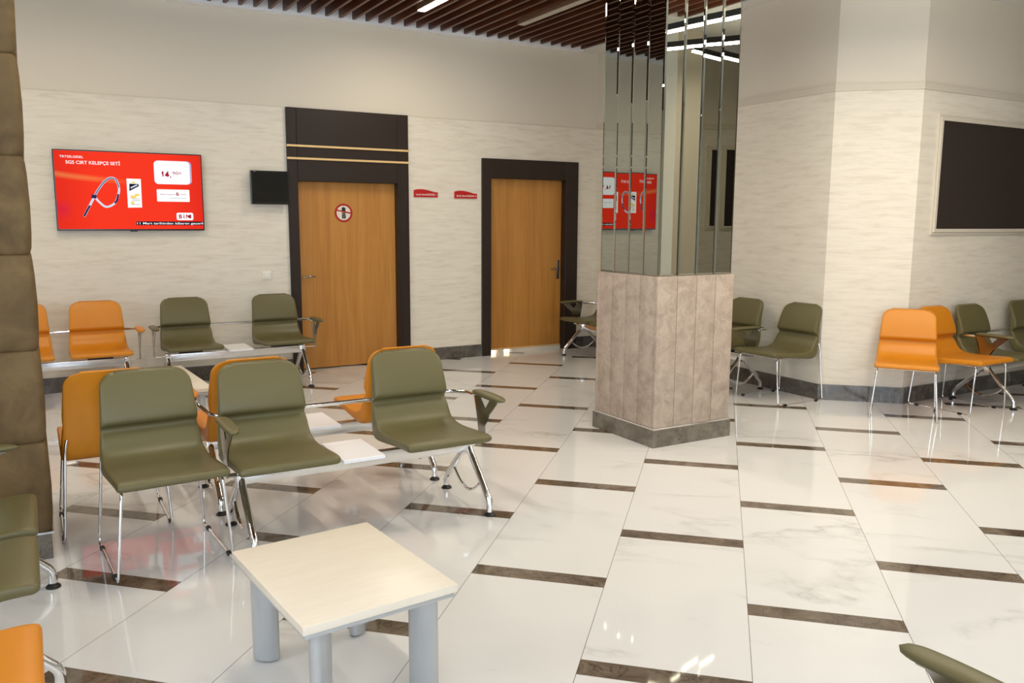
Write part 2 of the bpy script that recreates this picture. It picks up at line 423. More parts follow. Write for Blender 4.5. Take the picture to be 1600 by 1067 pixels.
strip('baseboard_alcove', PA, PB, 0, 0.14, 0.02, M_skirt, 0.008); strip('baseboard_chamfer', PB, PC, 0, 0.14, 0.02, M_skirt, 0.006)
strip('baseboard_right', PC, PD, 0, 0.14, 0.02, M_skirt, 0.008); strip('baseboard_corridor', (13, 1.2), (6.9, 1.2), 0, 0.14, 0.02, M_skirt)
ml = ((ZD-0.006, ZD+0.012, 0.012), (ZD+0.012, ZD+0.05, 0.006), (ZD+0.05, ZD+0.062, 0.010))
strip('trim_1', PA, PB, 0, 0, 0, M_dado, 0.006, ml); strip('trim_2', PB, PC, 0, 0, 0, M_dado, 0.004, ml); strip('trim_3', PC, PD, 0, 0, 0, M_dado, 0.006, ml)
strip('trim_4', (-5.8, YW), (2.33, YW), ZD-0.004, ZD+0.006, 0.006, M_trim); strip('trim_5', (3.64, YW), (6.15, YW), ZD-0.004, ZD+0.006, 0.006, M_trim)
struct('trim_6', B(SX0, SX1, SY1-0.03, YW, 3.562, 3.70), M_white_trim)
strip('trim_7', (13, 1.2), (6.9, 1.2), 0, 0, 0, M_dado, 0.006, ml)

# doors
def door(name, x0, x1, ztop, lx0, lx1, lz, zleaf0, handle, transom=None):
    root = empty(name, (0, 0, 0)); root['kind'] = 'structure'
    bm = bmesh.new(); yf = YW-0.035
    box(bm, x0, lx0, yf, YW+0.14, 0, ztop, 0.004, 1)
    box(bm, lx1, x1-0.04 if transom else x1, yf, YW+0.14, 0, ztop, 0.004, 1)
    if transom: box(bm, x1-0.10, x1, yf-0.006, YW+0.02, 0, ztop, 0.004, 1)
    box(bm, lx0, lx1, yf+0.002, YW+0.14, lz, ztop, 0.004, 1)
    link('door_frame', bm, M_frame, root)
    bm = B(lx0, lx1, YW+0.07, YW+0.11, zleaf0, lz); leaf = link('door_leaf', bm, M_leaf, root)
    if transom:
        for z in transom: link('gold_strip', B(x0-0.006, x1+0.008, yf-0.016, yf+0.004, z-0.011, z+0.011, 0.003, 1), M_gold, root)
    hx, hz, sgn, plate = handle; bm = bmesh.new()
    if plate: box(bm, hx-0.018, hx+0.018, YW+0.062, YW+0.072, hz-0.12, hz+0.11, 0.004)
    tube(bm, [(hx, YW+0.07, hz), (hx, YW+0.03, hz)], 0.011, 10)
    tube(bm, fillet([(hx-0.0*sgn, YW+0.032, hz), (hx+sgn*0.07, YW+0.026, hz+0.004), (hx+sgn*0.12, YW+0.03, hz)], 0.02), 0.009, 10)
    link('door_handle', bm, M_darkchrome, root, True)
    return root
door('door_1', 2.325, 3.635, 2.69, 2.425, 3.51, 1.965, 0.012, (2.475, 0.985, 1, False), (2.315, 2.19))
r2 = door('door_2', 4.546, 5.868, 2.28, 4.66, 5.69, 2.06, 0.045, (5.645, 0.99, -1, True))
link('brass_threshold', B(4.665, 5.685, YW+0.055, YW+0.112, 0.044, 0.062, 0.002, 1), M_gold, r2)
for a, b in ((4.80, 4.875), (4.99, 5.685)): link('gap_filler', B(a, b, YW+0.05, YW+0.115, 0, 0.045), M_paint, r2)  # filler blocks added to cover stretches of the bright gap
# lit room behind door 2, visible as a bright gap under the leaf
struct('wall_behind_door', (lambda bm: (box(bm, 4.4, 6.0, YW+0.95, YW+1.0, 0, 2.6), box(bm, 4.4, 4.45, YW+0.2, YW+0.95, 0, 2.6), box(bm, 5.95, 6.0, YW+0.2, YW+0.95, 0, 2.6), bm)[-1])(bmesh.new()), M_ceil)
area('room_light_behind_door', (5.0, YW+0.55, 2.3), 0.6, 0.4, 140, (1, 0.97, 0.92))
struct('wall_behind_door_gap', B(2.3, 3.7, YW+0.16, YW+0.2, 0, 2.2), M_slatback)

# ================================================================== column
CX0, CX1, CY0, CY1 = 3.705, 4.44, 4.415, 5.145
col = empty('square_column', ((CX0+CX1)/2, (CY0+CY1)/2, 0)); off = Vector((-(CX0+CX1)/2, -(CY0+CY1)/2, 0))
tag(col, 'square pillar with mirrored strips above taupe stone boards on marble skirting', 'column')
def cbox(bm, a, b, c, d, z0, z1, bev=0, seg=2): box(bm, a+off.x, b+off.x, c+off.y, d+off.y, z0, z1, bev, seg)
bm = bmesh.new(); cbox(bm, CX0, CX1, CY0, CY1, 0, 0.125, 0.003, 1); link('skirting', bm, M_colskirt, col)
bm = bmesh.new(); cbox(bm, CX0+0.006, CX1-0.006, CY0+0.006, CY1-0.006, 0.125, 0.136); link('metal_edging', bm, M_alu, col)
s = 0.013
def cladding(face):
    bm = bmesh.new(); n = 4
    L = (CX1-CX0-2*s)/n
    for i in range(n):
        g = 0.0015
        if face in ('front', 'back'):
            a, b = CX0+s+i*L+(g if i else 0), CX0+s+(i+1)*L-(g if i < n-1 else 0)
            y = (CY0+s, CY0+s+0.03) if face == 'front' else (CY1-s-0.03, CY1-s)
            cbox(bm, a, b, y[0], y[1], 0.136, 1.202, 0.004, 2)
        else:
            a, b = CY0+s+0.031+i*(L-0.0155), CY0+s+0.031+(i+1)*(L-0.0155)-2*g
            x = (CX0+s, CX0+s+0.03) if face == 'left' else (CX1-s-0.03, CX1-s)
            cbox(bm, x[0], x[1], a, b, 0.136, 1.202, 0.004, 2)
    return link('stone_cladding', bm, M_colstone, col, True)
for fc in ('front', 'left', 'right', 'back'): cladding(fc)
bm = bmesh.new(); cbox(bm, CX0+0.06, CX1-0.06, CY0+0.06, CY1-0.06, 0.136, 3.6); link('core', bm, M_black, col)
# mirror strips with bevelled edges; each a hair out of true like the photo's broken reflections
ins = 0.03
def mirror(cx, cy, wdt, rotz, z0, z1, tilt):
    bm = bmesh.new(); h = wdt/2-0.0008; bv = 0.013; t = 0.006
    outer = [(-h, 0.0, z0), (h, 0.0, z0), (h, 0.0, z1), (-h, 0.0, z1)]
    inner = [(-h+bv, -0.003, z0+bv), (h-bv, -0.003, z0+bv), (h-bv, -0.003, z1-bv), (-h+bv, -0.003, z1-bv)]
    back = [(x, t, z) for x, y, z in outer]
    o_ = [bm.verts.new(p) for p in outer]; i_ = [bm.verts.new(p) for p in inner]; b_ = [bm.verts.new(p) for p in back]
    bm.faces.new(i_); bm.faces.new(b_[::-1])
    for k in range(4):
        k2 = (k+1) % 4; bm.faces.new((o_[k], o_[k2], i_[k2], i_[k])); bm.faces.new((o_[k], b_[k], b_[k2], o_[k2]))
    o = link('mirror_strip', bm, M_mirror, col); o.location = (cx+off.x, cy+off.y, 0); o.rotation_euler = (0, 0, rotz+math.radians(tilt))
n = 4; Lx = (CX1-CX0-2*ins)/n; Ly = (CY1-CY0-2*ins)/n
tl = [0.0, 0.9, -0.5, 0.6]; tl2 = [-0.6, 0.2, 0.9, -0.2]
for i in range(n):
    mirror(CX0+ins+(i+0.5)*Lx, CY0+ins, Lx, 0, 1.204, ZC+0.15, tl2[i])
    mirror(CX0+ins, CY0+ins+(n-1-i+0.5)*Ly, Ly, -PI/2, 1.204, ZC+0.15, tl[i])
    mirror(CX0+ins+(i+0.5)*Lx, CY1-ins, Lx, PI, 1.204, ZC+0.15, tl[i])
    mirror(CX1-ins, CY0+ins+(i+0.5)*Ly, Ly, PI/2, 1.204, ZC+0.15, tl2[i])

# ================================================================== brown padded-stone pillar, left foreground
pil = empty('brown_pillar', (-0.45, 4.75, 0)); tag(pil, 'brown suede-like stone pillar of stacked cushioned blocks at the left edge', 'column')
def cush_block(z0, z1):
    bm = bmesh.new(); hx = 0.472; hy = 0.45; n = 10; rings = []
    prof = [(0.016, z0), (0.010, z0+0.010), (0.004, z0+0.03), (0.0, z0+0.09), (-0.003, (z0+z1)/2), (0.0, z1-0.09), (0.004, z1-0.03), (0.010, z1-0.010), (0.016, z1)]
    rr = 0.035
    for ins_, z in prof:
        pts = rrect(-hx+ins_, hx-ins_, -hy+ins_, hy-ins_, rr, 5)
        rings.append([bm.verts.new((p[0], p[1], z)) for p in pts])
    m_ = len(rings[0])
    for i in range(len(rings)-1):
        for k in range(m_): bm.faces.new((rings[i][k], rings[i][(k+1) % m_], rings[i+1][(k+1) % m_], rings[i+1][k]))
    bm.faces.new(rings[0][::-1]); bm.faces.new(rings[-1])
    return bm
zs = [0.128, 0.556, 0.984, 1.417, 1.850, 2.283, 2.716, 3.149, 3.582]
for i in range(len(zs)-1): link('cushioned_block', cush_block(zs[i], zs[i+1]), M_brownstone, pil, 'full')
link('skirting', B(-0.455, 0.460, -0.452, 0.450, 0, 0.120, 0.003, 1), M_colskirt, pil)
link('metal_edging', B(-0.444, 0.470, -0.444, 0.442, 0.120, 0.129), M_alu, pil)
for ch in pil.children: pass
pil.location = (-0.45, 4.75, 0)

# ================================================================== wall things on the far wall
tv = empty('wall_television', (0, 0, 0)); tag(tv, 'large wall television showing a bright red advert', 'television')
tx0, tx1, tz0, tz1 = 0.246, 1.496, 1.470, 2.184
link('cabinet', B(tx0, tx1, 8.50, 8.54, tz0, tz1, 0.004, 1), M_blackgloss, tv)
link('wall_bracket', B(0.6, 1.15, 8.54, YW, 1.65, 2.0), M_black, tv)
link('logo_tab', B(0.84, 0.90, 8.497, 8.51, tz0-0.010, tz0+0.002, 0.002, 1), M_blackgloss, tv)
scr = link('screen', B(tx0+0.010, tx1-0.010, 8.497, 8.4995, tz0+0.014, tz1-0.010), E_red, tv)
def flat(name, pts, mt, y, parent, th=0.0006):
    bm = bmesh.new(); prism(bm, pts, 'y', y-th, y); return link(name, bm, mt, parent)
ys = 8.4962
text('headline', 'TRTSELGESEL', 0.302, ys, 2.112, 0.019, 0.188, E_white, scr, bold=0.01)
text('headline', 'SGS CIRT KELEP\u00c7E SET\u0130', 0.347, ys, 2.060, 0.028, 0.44, E_white, scr, bold=0.012)
pt = rrect(1.078, 1.400, 1.902, 2.116, 0.035); flat('price_card_edge', pt, E_lilac, ys, scr)
pt = rrect(1.070, 1.384, 1.900, 2.114, 0.035)
top_i = 6  # add the little notch in the top edge
pt = pt[:6] + [(1.236, 2.114), (1.222, 2.096), (1.208, 2.114)] + pt[6:]
flat('price_card', pt, E_white, ys-0.0008, scr)
flat('price', [(1.134, 2.008), (1.145, 2.019), (1.151, 2.019), (1.151, 1.969), (1.144, 1.969), (1.144, 2.009), (1.138, 2.003)], E_txtred, ys-0.0016, scr)
flat('price', [(1.160, 1.979), (1.187, 2.019), (1.195, 2.019), (1.168, 1.986), (1.184, 1.986), (1.184, 1.996), (1.191, 1.996), (1.191, 1.986), (1.201, 1.986), (1.201, 1.979), (1.191, 1.979), (1.191, 1.969), (1.184, 1.969), (1.184, 1.979)], E_txtred, ys-0.0016, scr)
flat('price', [(1.206, 1.958), (1.211, 1.976), (1.219, 1.976), (1.212, 1.958)], E_txtred, ys-0.0016, scr)
text('price', '90', 1.229, ys-0.0016, 1.990, 0.028, 0.056, E_txtred, scr)
text('price', '\u20ba', 1.292, ys-0.0016, 1.993, 0.022, 0.018, E_txtred, scr)
flat('info_card', rrect(1.084, 1.372, 1.739, 1.852, 0.008), E_white, ys, scr)
text('info_text', 'Nakit Fiyat\u0131na', 1.112, ys-0.001, 1.801, 0.011, 0.130, E_txtred, scr)
text('info_text', '6', 1.252, ys-0.001, 1.796, 0.034, 0.026, E_txtred, scr, bold=0.02)
text('info_text', 'TAKS\u0130T', 1.288, ys-0.001, 1.802, 0.011, 0.056, E_txtred, scr)
flat('info_line', rrect(1.20, 1.345, 1.770, 1.773, 0.001), E_grey, ys-0.001, scr)
flat('store_badge', rrect(1.247, 1.397, 1.567, 1.637, 0.016), E_white, ys, scr)
text('store_name', 'B', 1.268, ys-0.001, 1.584, 0.036, 0.028, E_txtred, scr, bold=0.03)
flat('store_name', [(1.309, 1.584), (1.317, 1.584), (1.317, 1.612), (1.309, 1.612)], E_txtred, ys-0.001, scr)
flat('store_name', [(1.309, 1.616), (1.317, 1.616), (1.317, 1.623), (1.309, 1.623)], E_txtred, ys-0.001, scr)
flat('store_name', [(1.331, 1.584), (1.338, 1.584), (1.338, 1.607), (1.354, 1.588), (1.370, 1.607), (1.370, 1.584), (1.377, 1.584), (1.377, 1.620), (1.370, 1.620), (1.354, 1.600), (1.338, 1.620), (1.331, 1.620)], E_txtred, ys-0.001, scr)
flat('caption_bar', [(0.893, 1.520), (1.487, 1.520), (1.487, 1.554), (0.893, 1.554)], E_navy, ys, scr)
text('caption', '11 Mart tarihinden itibaren ge\u00e7erli', 0.901, ys-0.001, 1.528, 0.019, 0.583, E_white, scr, bold=0.015)
pk = flat('product_pack', [(0.831, 1.679), (0.951, 1.682), (0.953, 1.942), (0.832, 1.943)], E_white, ys, scr)
flat('pack_art', [(0.850, 1.830), (0.930, 1.874), (0.934, 1.884), (0.928, 1.896), (0.854, 1.897)], E_navy, ys-0.0008, scr)
flat('pack_art', [(0.862, 1.852), (0.918, 1.879), (0.922, 1.888), (0.912, 1.890), (0.862, 1.866)], E_steel2, ys-0.0014, scr)
for (a, b, c, d) in ((0.858, 0.905, 1.765, 1.790), (0.895, 0.93, 1.785, 1.806), (0.858, 0.885, 1.710, 1.735), (0.875, 0.905, 1.902, 1.915)):
    flat('pack_art', [(a, c), (b, c), (b, d), (a, d)], E_yellow, ys-0.0008, scr)
for q in (1.757, 1.742, 1.706): flat('pack_art', [(0.868, q), (0.935, q), (0.935, q+0.004), (0.868, q+0.004)], E_grey, ys-0.0012, scr)
def ribbon(name, pts, wd, mt, y):
    P = [Vector((p[0], p[1], 0)) for p in pts]; P = catmull(P, 5); L = []; R = []
    for i, p in enumerate(P):
        t = (P[min(i+1, len(P)-1)]-P[max(i-1, 0)]).normalized(); nn = Vector((-t.y, t.x, 0))*wd/2
        L.append((p.x+nn.x, p.y+nn.y)); R.append((p.x-nn.x, p.y-nn.y))
    bm = bmesh.new(); a = [bm.verts.new((q[0], y, q[1])) for q in L]; b = [bm.verts.new((q[0], y, q[1])) for q in R]
    for i in range(len(a)-1): bm.faces.new((a[i], a[i+1], b[i+1], b[i]))
    return link(name, bm, mt, scr)
loop = [(0.553, 1.764), (0.595, 1.84), (0.654, 1.916), (0.704, 1.946), (0.745, 1.926), (0.765, 1.859), (0.757, 1.798), (0.726, 1.722), (0.655, 1.684), (0.602, 1.72), (0.56, 1.775)]
ribbon('cable_tie', loop, 0.019, E_steel2, ys); ribbon('cable_tie', loop[:4], 0.010, E_steel, ys-0.0008); ribbon('cable_tie', loop[3:6], 0.009, E_steel, ys-0.0008)
ribbon('cable_tie', [(0.757, 1.80), (0.742, 1.745), (0.722, 1.718)], 0.016, E_steel3, ys-0.0008)
ribbon('cable_tie', [(0.465, 1.595), (0.505, 1.672), (0.553, 1.764)], 0.020, E_steel2, ys); ribbon('cable_tie', [(0.465, 1.597), (0.49, 1.645), (0.518, 1.695)], 0.016, E_steel3, ys-0.0008)
flat('cable_tie', [(0.532, 1.762), (0.572, 1.756), (0.580, 1.786), (0.538, 1.794)], E_steel3, ys-0.0012, scr)

mon = empty('wall_monitor', (0, 0, 0)); tag(mon, 'small switched-off black monitor overlapping the dark door frame', 'monitor')
link('casing', B(1.943, 2.316, 8.475, 8.515, 1.726, 2.054, 0.005), M_blackgloss, mon)
link('screen', B(1.957, 2.302, 8.4735, 8.476, 1.748, 2.040), mat('dark_screen', lin(10, 10, 10), 0.12), mon)
link('wall_bracket', B(2.05, 2.20, 8.51, YW, 1.84, 1.95), M_black, mon)
link('badge', B(1.975, 1.99, 8.4728, 8.474, 2.043, 2.048), M_silver, mon)

sw = empty('light_switch', (0, 0, 0)); tag(sw, 'ivory light switch on the wallpaper left of the oak door', 'switch')
link('plate', B(2.040, 2.128, 8.548, YW, 0.974, 1.062, 0.003), M_switch, sw); link('rocker', B(2.056, 2.112, 8.543, 8.550, 0.990, 1.046, 0.002), M_switch, sw)

def nameplate(x0, x1, zb, s_, label, small):
    o = empty('door_nameplate', (0, 0, 0)); tag(o, label, 'sign', 'red nameplates on the far wall')
    n = 16; pts = [(x0, zb), (x1, zb)]
    for i in range(n+1):
        t = 1-i/n; z = 0.055 + 0.031*math.sin(PI*min(1, (t*1.0+0.12)**0.75))
        pts.append((x0+(x1-x0)*t, zb+z))
    bm = bmesh.new(); prism(bm, pts, 'y', YW-0.014, YW); link('plate', bm, M_red, o)
    text('lettering', s_, x0+0.022, YW-0.0146, zb+0.019, 0.019, (x1-x0)*0.80, M_wht, o, bold=0.012)
    text('lettering', small, x1-0.022, YW-0.0146, zb+0.020, 0.014, 0.010, M_wht, o)
nameplate(3.706, 3.992, 1.829, 'Uzm.Dr. Ahmet BOZDO\u011eAN', 'red arched nameplate with white lettering beside the left door', '2')
nameplate(4.200, 4.484, 1.823, 'Uzm.Dr. Murat G\u00dcLBAHAR', 'red arched nameplate with white lettering beside the right door', '1')

ph = empty('no_phone_sign', (0, 0, 0)); tag(ph, 'round red-ringed sign with crossed-out mobile phone on the oak door', 'sign')
def disc(r0, r1, y0, y1, cx, cz, n=40):
    bm = bmesh.new()
    ri = [[bm.verts.new((cx+r_*math.cos(2*PI*k/n), y, cz+r_*math.sin(2*PI*k/n))) for k in range(n)] for r_, y in ((r0, y1), (r0, y0), (r1, y0), (r1, y1))]
    if r0 == 0: pass
    for j in range(3):
        for k in range(n): bm.faces.new((ri[j][k], ri[j][(k+1) % n], ri[j+1][(k+1) % n], ri[j+1][k]))
    return bm
yl = YW+0.07; cx_, cz_ = 2.930, 1.650
bm = bmesh.new(); prism(bm, [(cx_+0.094*math.cos(a*PI/20), cz_+0.094*math.sin(a*PI/20)) for a in range(40)], 'y', yl-0.003, yl); link('disc', bm, M_signwhite, ph)
link('ring', disc(0.077, 0.097, yl-0.0042, yl, cx_, cz_), M_signred, ph)
link('phone_symbol', (lambda bm: (box(bm, 2.910, 2.951, yl-0.0038, yl-0.0028, 1.666, 1.705), box(bm, 2.926, 2.934, yl-0.0038, yl-0.0028, 1.705, 1.718), bm)[-1])(bmesh.new()), M_signblack, ph)
link('phone_keys', B(2.912, 2.952, yl-0.0038, yl-0.0028, 1.592, 1.622), M_signblack, ph)
link('phone_key', B(2.928, 2.936, yl-0.0042, yl-0.0036, 1.605, 1.613), M_signwhite, ph)
link('phone_keypad', B(2.911, 2.951, yl-0.0036, yl-0.0029, 1.622, 1.655), M_signgrey, ph)
bm = bmesh.new(); prism(bm, [(2.850, 1.672), (2.850, 1.686), (3.010, 1.656), (3.010, 1.640)], 'y', yl-0.0046, yl-0.003); link('slash', bm, M_signred, ph)
tag(bpy.data.objects[ph.name], ph['label'], 'sign')

# framed board on the right wall
def board(xa, xb, yw, face, label):
    o = empty('notice_board', (0, 0, 0)); tag(o, label, 'board')
    y0, y1 = (yw-0.012, yw) if face < 0 else (yw, yw+0.012)
    link('panel', B(xa+0.04, xb-0.04, y0, y1, 1.51, 2.455), M_board, o)
    bm = bmesh.new()
    for (k, t, dp) in ((0.0, 0.03, 0.018), (0.022, 0.03, 0.030)):
        ya, yb = (yw-dp, yw) if face < 0 else (yw, yw+dp)
        a, b, c, d = xa+k, xb-k, 1.472+k, 2.494-k
        box(bm, a, b, ya, yb, c, c+t, 0.004); box(bm, a, b, ya, yb, d-t, d, 0.004)
        box(bm, a, a+t, ya, yb, c+t, d-t, 0.004); box(bm, b-t, b, ya, yb, c+t, d-t, 0.004)
    link('moulded_frame', bm, M_trim, o)
board(6.797, 8.9, 4.505, -1, 'large dark brown board in cream moulding on the right wall')
board(7.35, 9.2, 1.2, 1, 'dark framed board seen only reflected in the mirrored column')

# ================================================================== ceiling lights
def ceiling_lamp(x, y0, y1, on, label):
    o = empty('ceiling_lamp', (x, (y0+y1)/2, 3.60)); L = (y1-y0)/2
    tag(o, label, 'ceiling light', 'linear lamps set between the ceiling slats')
    link('housing', B(-0.042, 0.042, -L, L, -0.052, 0.09, 0.003, 1), M_lampside, o)
    link('diffuser', B(-0.036, 0.036, -L+0.01, L-0.01, -0.060, -0.052, 0.002, 1), M_lampon if on else M_lampoff, o)
    if on: area('ceiling_lamp_light', (x, (y0+y1)/2, 3.53), 0.07, (y1-y0)-0.04, 26, WARM)
ceiling_lamp(3.397, 6.2, 7.62, True, 'lit white strip lamp among the wooden ceiling slats')
ceiling_lamp(4.501, 6.2, 7.62, False, 'unlit grey strip lamp among the wooden ceiling slats near the column')
def pendant(p, q, power, label, z=3.16, grp=True):
    p = Vector(p); q = Vector(q); c = (p+q)/2; d = q-p; L = d.length/2
    o = empty('pendant_strip_lamp', (c.x, c.y, z), math.atan2(d.y, d.x)); tag(o, label, 'pendant light', 'slim pendant strip lamps')
    link('housing', B(-L, L, -0.02, 0.02, 0.0, 0.05, 0.003, 1), M_black, o)
    link('diffuser', B(-L+0.01, L-0.01, -0.018, 0.018, -0.008, 0.0, 0.002, 1), M_lampon, o)
    for s_ in (-0.8, 0.8):
        bm = bmesh.new(); tube(bm, [(s_*L, 0, 0.05), (s_*L, 0, 3.575-z)], 0.0015, 5); link('suspension_wire', bm, M_alu, o)
    area('pendant_light', (c.x, c.y, z-0.02), 2*L, 0.03, power, WARM, (0, 0, math.atan2(d.y, d.x)))
    area('upper_wall_fill', (c.x, c.y, z+0.056), 2*L, 0.03, power*0.45, WARM, (PI, 0, math.atan2(d.y, d.x)))  # added up-facing fill that brightens the upper walls and ceiling
pendant((4.62, 2.5), (4.95, 4.2), 22, 'slim pendant strip lamp mirrored as the upper bright line in the column')
pendant((4.75, 1.95), (5.75, 3.5), 22, 'slim pendant strip lamp mirrored as the lowest bright line in the column')
pendant((5.5, 2.75), (7.3, 2.35), 7, 'slim pendant strip lamp mirrored crossing between the other bright lines')
pendant((1.2, -1.6), (2.8, 0.4), 26, 'slim pendant strip lamp above the seats behind the camera')
pendant((-2.6, 1.5), (-1.2, 3.2), 26, 'slim pendant strip lamp left of the camera beyond the frame')
# recessed downlights of the slat ceiling, beyond the frame's top edge
def downlight(x, y, where):
    o = empty('recessed_strip_lamp', (x, y, 3.60)); tag(o, 'lit strip lamp in the wooden slat ceiling, '+where, 'ceiling light', 'strip lamps above the frame')
    link('housing', B(-0.042, 0.042, -0.6, 0.6, -0.052, 0.09, 0.003, 1), M_lampside, o); link('diffuser', B(-0.036, 0.036, -0.59, 0.59, -0.060, -0.052), M_lampon, o)
    area('ceiling_lamp_light', (x, y, 3.53), 0.07, 1.15, 24, WARM)
for x, y, wh in ((0.287, 6.6, 'before the television'), (-2.664, 6.6, 'beyond the brown pillar'), (1.129, 4.0, 'over the front olive bench'), (3.237, 3.6, 'beside the mirrored column')): downlight(x, y, wh)

# ================================================================== seat shell
def shell_bm():
    top = [(-.335, .434), (-.334, .450), (-.322, .461), (-.28, .465), (-.18, .459), (-.06, .451), (.03, .450), (.09, .457), (.132, .475), (.16, .505), (.180, .540),
           (.198, .562), (.212, .577), (.206, .594), (.181, .608), (.175, .624), (.190, .68), (.222, .76), (.262, .838)]
    P0 = catmull([Vector((0, a, b)) for a, b in top], 8); S0 = [0]
    for i in range(1, len(P0)): S0.append(S0[-1]+(P0[i]-P0[i-1]).length)
    def p_at(s_):
        for i in range(1, len(P0)):
            if S0[i] >= s_-1e-9: return P0[i-1].lerp(P0[i], (s_-S0[i-1])/max(1e-9, S0[i]-S0[i-1]))
        return P0[-1]
    LL = S0[-1]; sts = [.04*(1-math.cos(PI/2*i/8)) for i in range(8)] + [.04+(LL-.115)*i/52 for i in range(52)] + [LL-.075+.075*math.sin(PI/2*i/12) for i in range(13)]
    P = [p_at(q) for q in sts]; n = len(P)
    S = [0]
    for i in range(1, n): S.append(S[-1]+(P[i]-P[i-1]).length)
    L = S[-1]
    # smooth rear guide so the back stays plain
    rear = [(-.320, .424), (-.27, .422), (-.15, .412), (0, .396), (.09, .386), (.16, .387), (.208, .415), (.230, .480), (.238, .56), (.243, .62), (.252, .70), (.272, .78), (.297, .846)]
    Rr = catmull([Vector((0, a, b)) for a, b in rear], 10); RS = [0]
    for i in range(1, len(Rr)): RS.append(RS[-1]+(Rr[i]-Rr[i-1]).length)
    def rear_at(t):
        s_ = t*RS[-1]
        for i in range(1, len(Rr)):
            if RS[i] >= s_ - 1e-9:
                u = (s_-RS[i-1])/max(1e-9, RS[i]-RS[i-1]); return Rr[i-1].lerp(Rr[i], u)
        return Rr[-1]
    bm = bmesh.new(); rings = []; m_ = 14
    for i, p in enumerate(P):
        t = S[i]/L; q = rear_at(t); s_ = S[i]
        hw = .232 - .0*t
        zz = p.z
        if p.y > 0.1: hw = .232 - .030*min(1, max(0, (zz-.47)/.39))
        if zz < .47 and p.y < .13: hw = .236
        kink = math.exp(-((zz-.585)/.02)**2)*0.004; hw -= kink if p.y > .15 else 0
        # rounded corners
        rt = .068; dt = L-s_
        if dt < rt: hw = hw-rt+math.sqrt(max(0, rt*rt-(rt-dt)**2))
        rf = .022
        if s_ < rf: hw = hw-rf+math.sqrt(max(0, rf*rf-(rf-s_)**2))
        ring = []; mid = (p+q)/2; h = (p-q)/2
        for k in range(m_*2):
            a = 2*PI*k/(m_*2); cx = math.cos(a); sy = math.sin(a)
            xx = math.copysign(abs(cx)**(2/18), cx); yy = math.copysign(abs(sy)**(2/6), sy)
            ring.append(bm.verts.new((xx*hw, mid.y+h.y*yy, mid.z+h.z*yy)))
        rings.append(ring)
    K = m_*2
    for i in range(len(rings)-1):
        for k in range(K): bm.faces.new((rings[i][k], rings[i][(k+1) % K], rings[i+1][(k+1) % K], rings[i+1][k]))
    bm.faces.new(rings[0][::-1])
    # rounded crown on top
    last = rings[-1]; c = sum((v.co for v in last), Vector())/K; nr = []
    for v in last:
        w_ = c+(v.co-c)*0.86; w_.x = v.co.x*0.97; w_.z += 0.007; nr.append(bm.verts.new(w_))
    for k in range(K): bm.faces.new((last[k], last[(k+1) % K], nr[(k+1) % K], nr[k]))
    bm.faces.new(nr)
    return bm
def mesh_of(bm, name, mt, smooth=True):
    o = link(name, bm, mt, None, smooth); me = o.data; bpy.data.objects.remove(o); return me
SHELL = {c: mesh_of(shell_bm(), 'seat_shell', m_, 'full') for c, m_ in (('olive', M_olive), ('orange', M_orange))}
def inst(name, me, parent, loc=(0, 0, 0), rz=0):
    o = bpy.data.objects.new(name, me); COL.objects.link(o); o.parent = parent; o.location = loc; o.rotation_euler = (0, 0, rz); return o

# mounting bracket, foot glide, leg frame, armrest meshes (shared)
bm = bmesh.new(); box(bm, -.10, .10, -.035, .035, .367, .412, .004); box(bm, -.19, .19, -.075, -.06, .392, .416, .002, 1); box(bm, -.19, .19, .055, .07, .388, .410, .002, 1)
ME_bracket = mesh_of(bm, 'mounting_bracket', M_black)
bm = bmesh.new()
for s_ in (-1, 1):
    tube(bm, fillet([(0, s_*.012, .345), (0, s_*.055, .285), (0, s_*.27, .075), (0, s_*.27, .022)], .035), .0185, 12)
box(bm, -.022, .022, -.040, .040, .288, .372, .006)
ME_legs = mesh_of(bm, 'leg_frame', M_chrome)
bm = bmesh.new()
arc = [Vector((0, -.175 + .35*t, .175 - .100*math.sin(PI*t)**0.8)) for t in [i/16 for i in range(17)]]
tube(bm, arc, .009, 8); ME_brace = mesh_of(bm, 'loop_brace', M_chrome)
bm = bmesh.new(); lathe(bm, [(.030, 0), (.030, .006), (.012, .022), (.010, .034)], 0, 0, 18); ME_glide = mesh_of(bm, 'foot_glide', M_black)
def arm_pad():
    bm = bmesh.new(); n = 22; rings = []
    for i in range(n+1):
        t = i/n; y = -.285+.345*t; e = min(1, math.sqrt(max(0.0, 1-abs(2*t-1)**5)) + 0.05)
        hw = .035*e*(0.82+0.18*math.sin(PI*t)); hz = .0135*min(1, e+0.05); zc = .622+0.004*math.sin(PI*t)
        rings.append([bm.verts.new((math.copysign(abs(math.cos(a))**.75, math.cos(a))*hw, y, zc+math.copysign(abs(math.sin(a))**.75, math.sin(a))*hz)) for a in [2*PI*k/16 for k in range(16)]])
    for i in range(n):
        for k in range(16): bm.faces.new((rings[i][k], rings[i][(k+1) % 16], rings[i+1][(k+1) % 16], rings[i+1][k]))
    bm.faces.new(rings[0][::-1]); bm.faces.new(rings[-1]); return bm
ME_pad = {c: mesh_of(arm_pad(), 'arm_pad', m_, 'full') for c, m_ in (('olive', M_olive), ('orange', M_orange))}
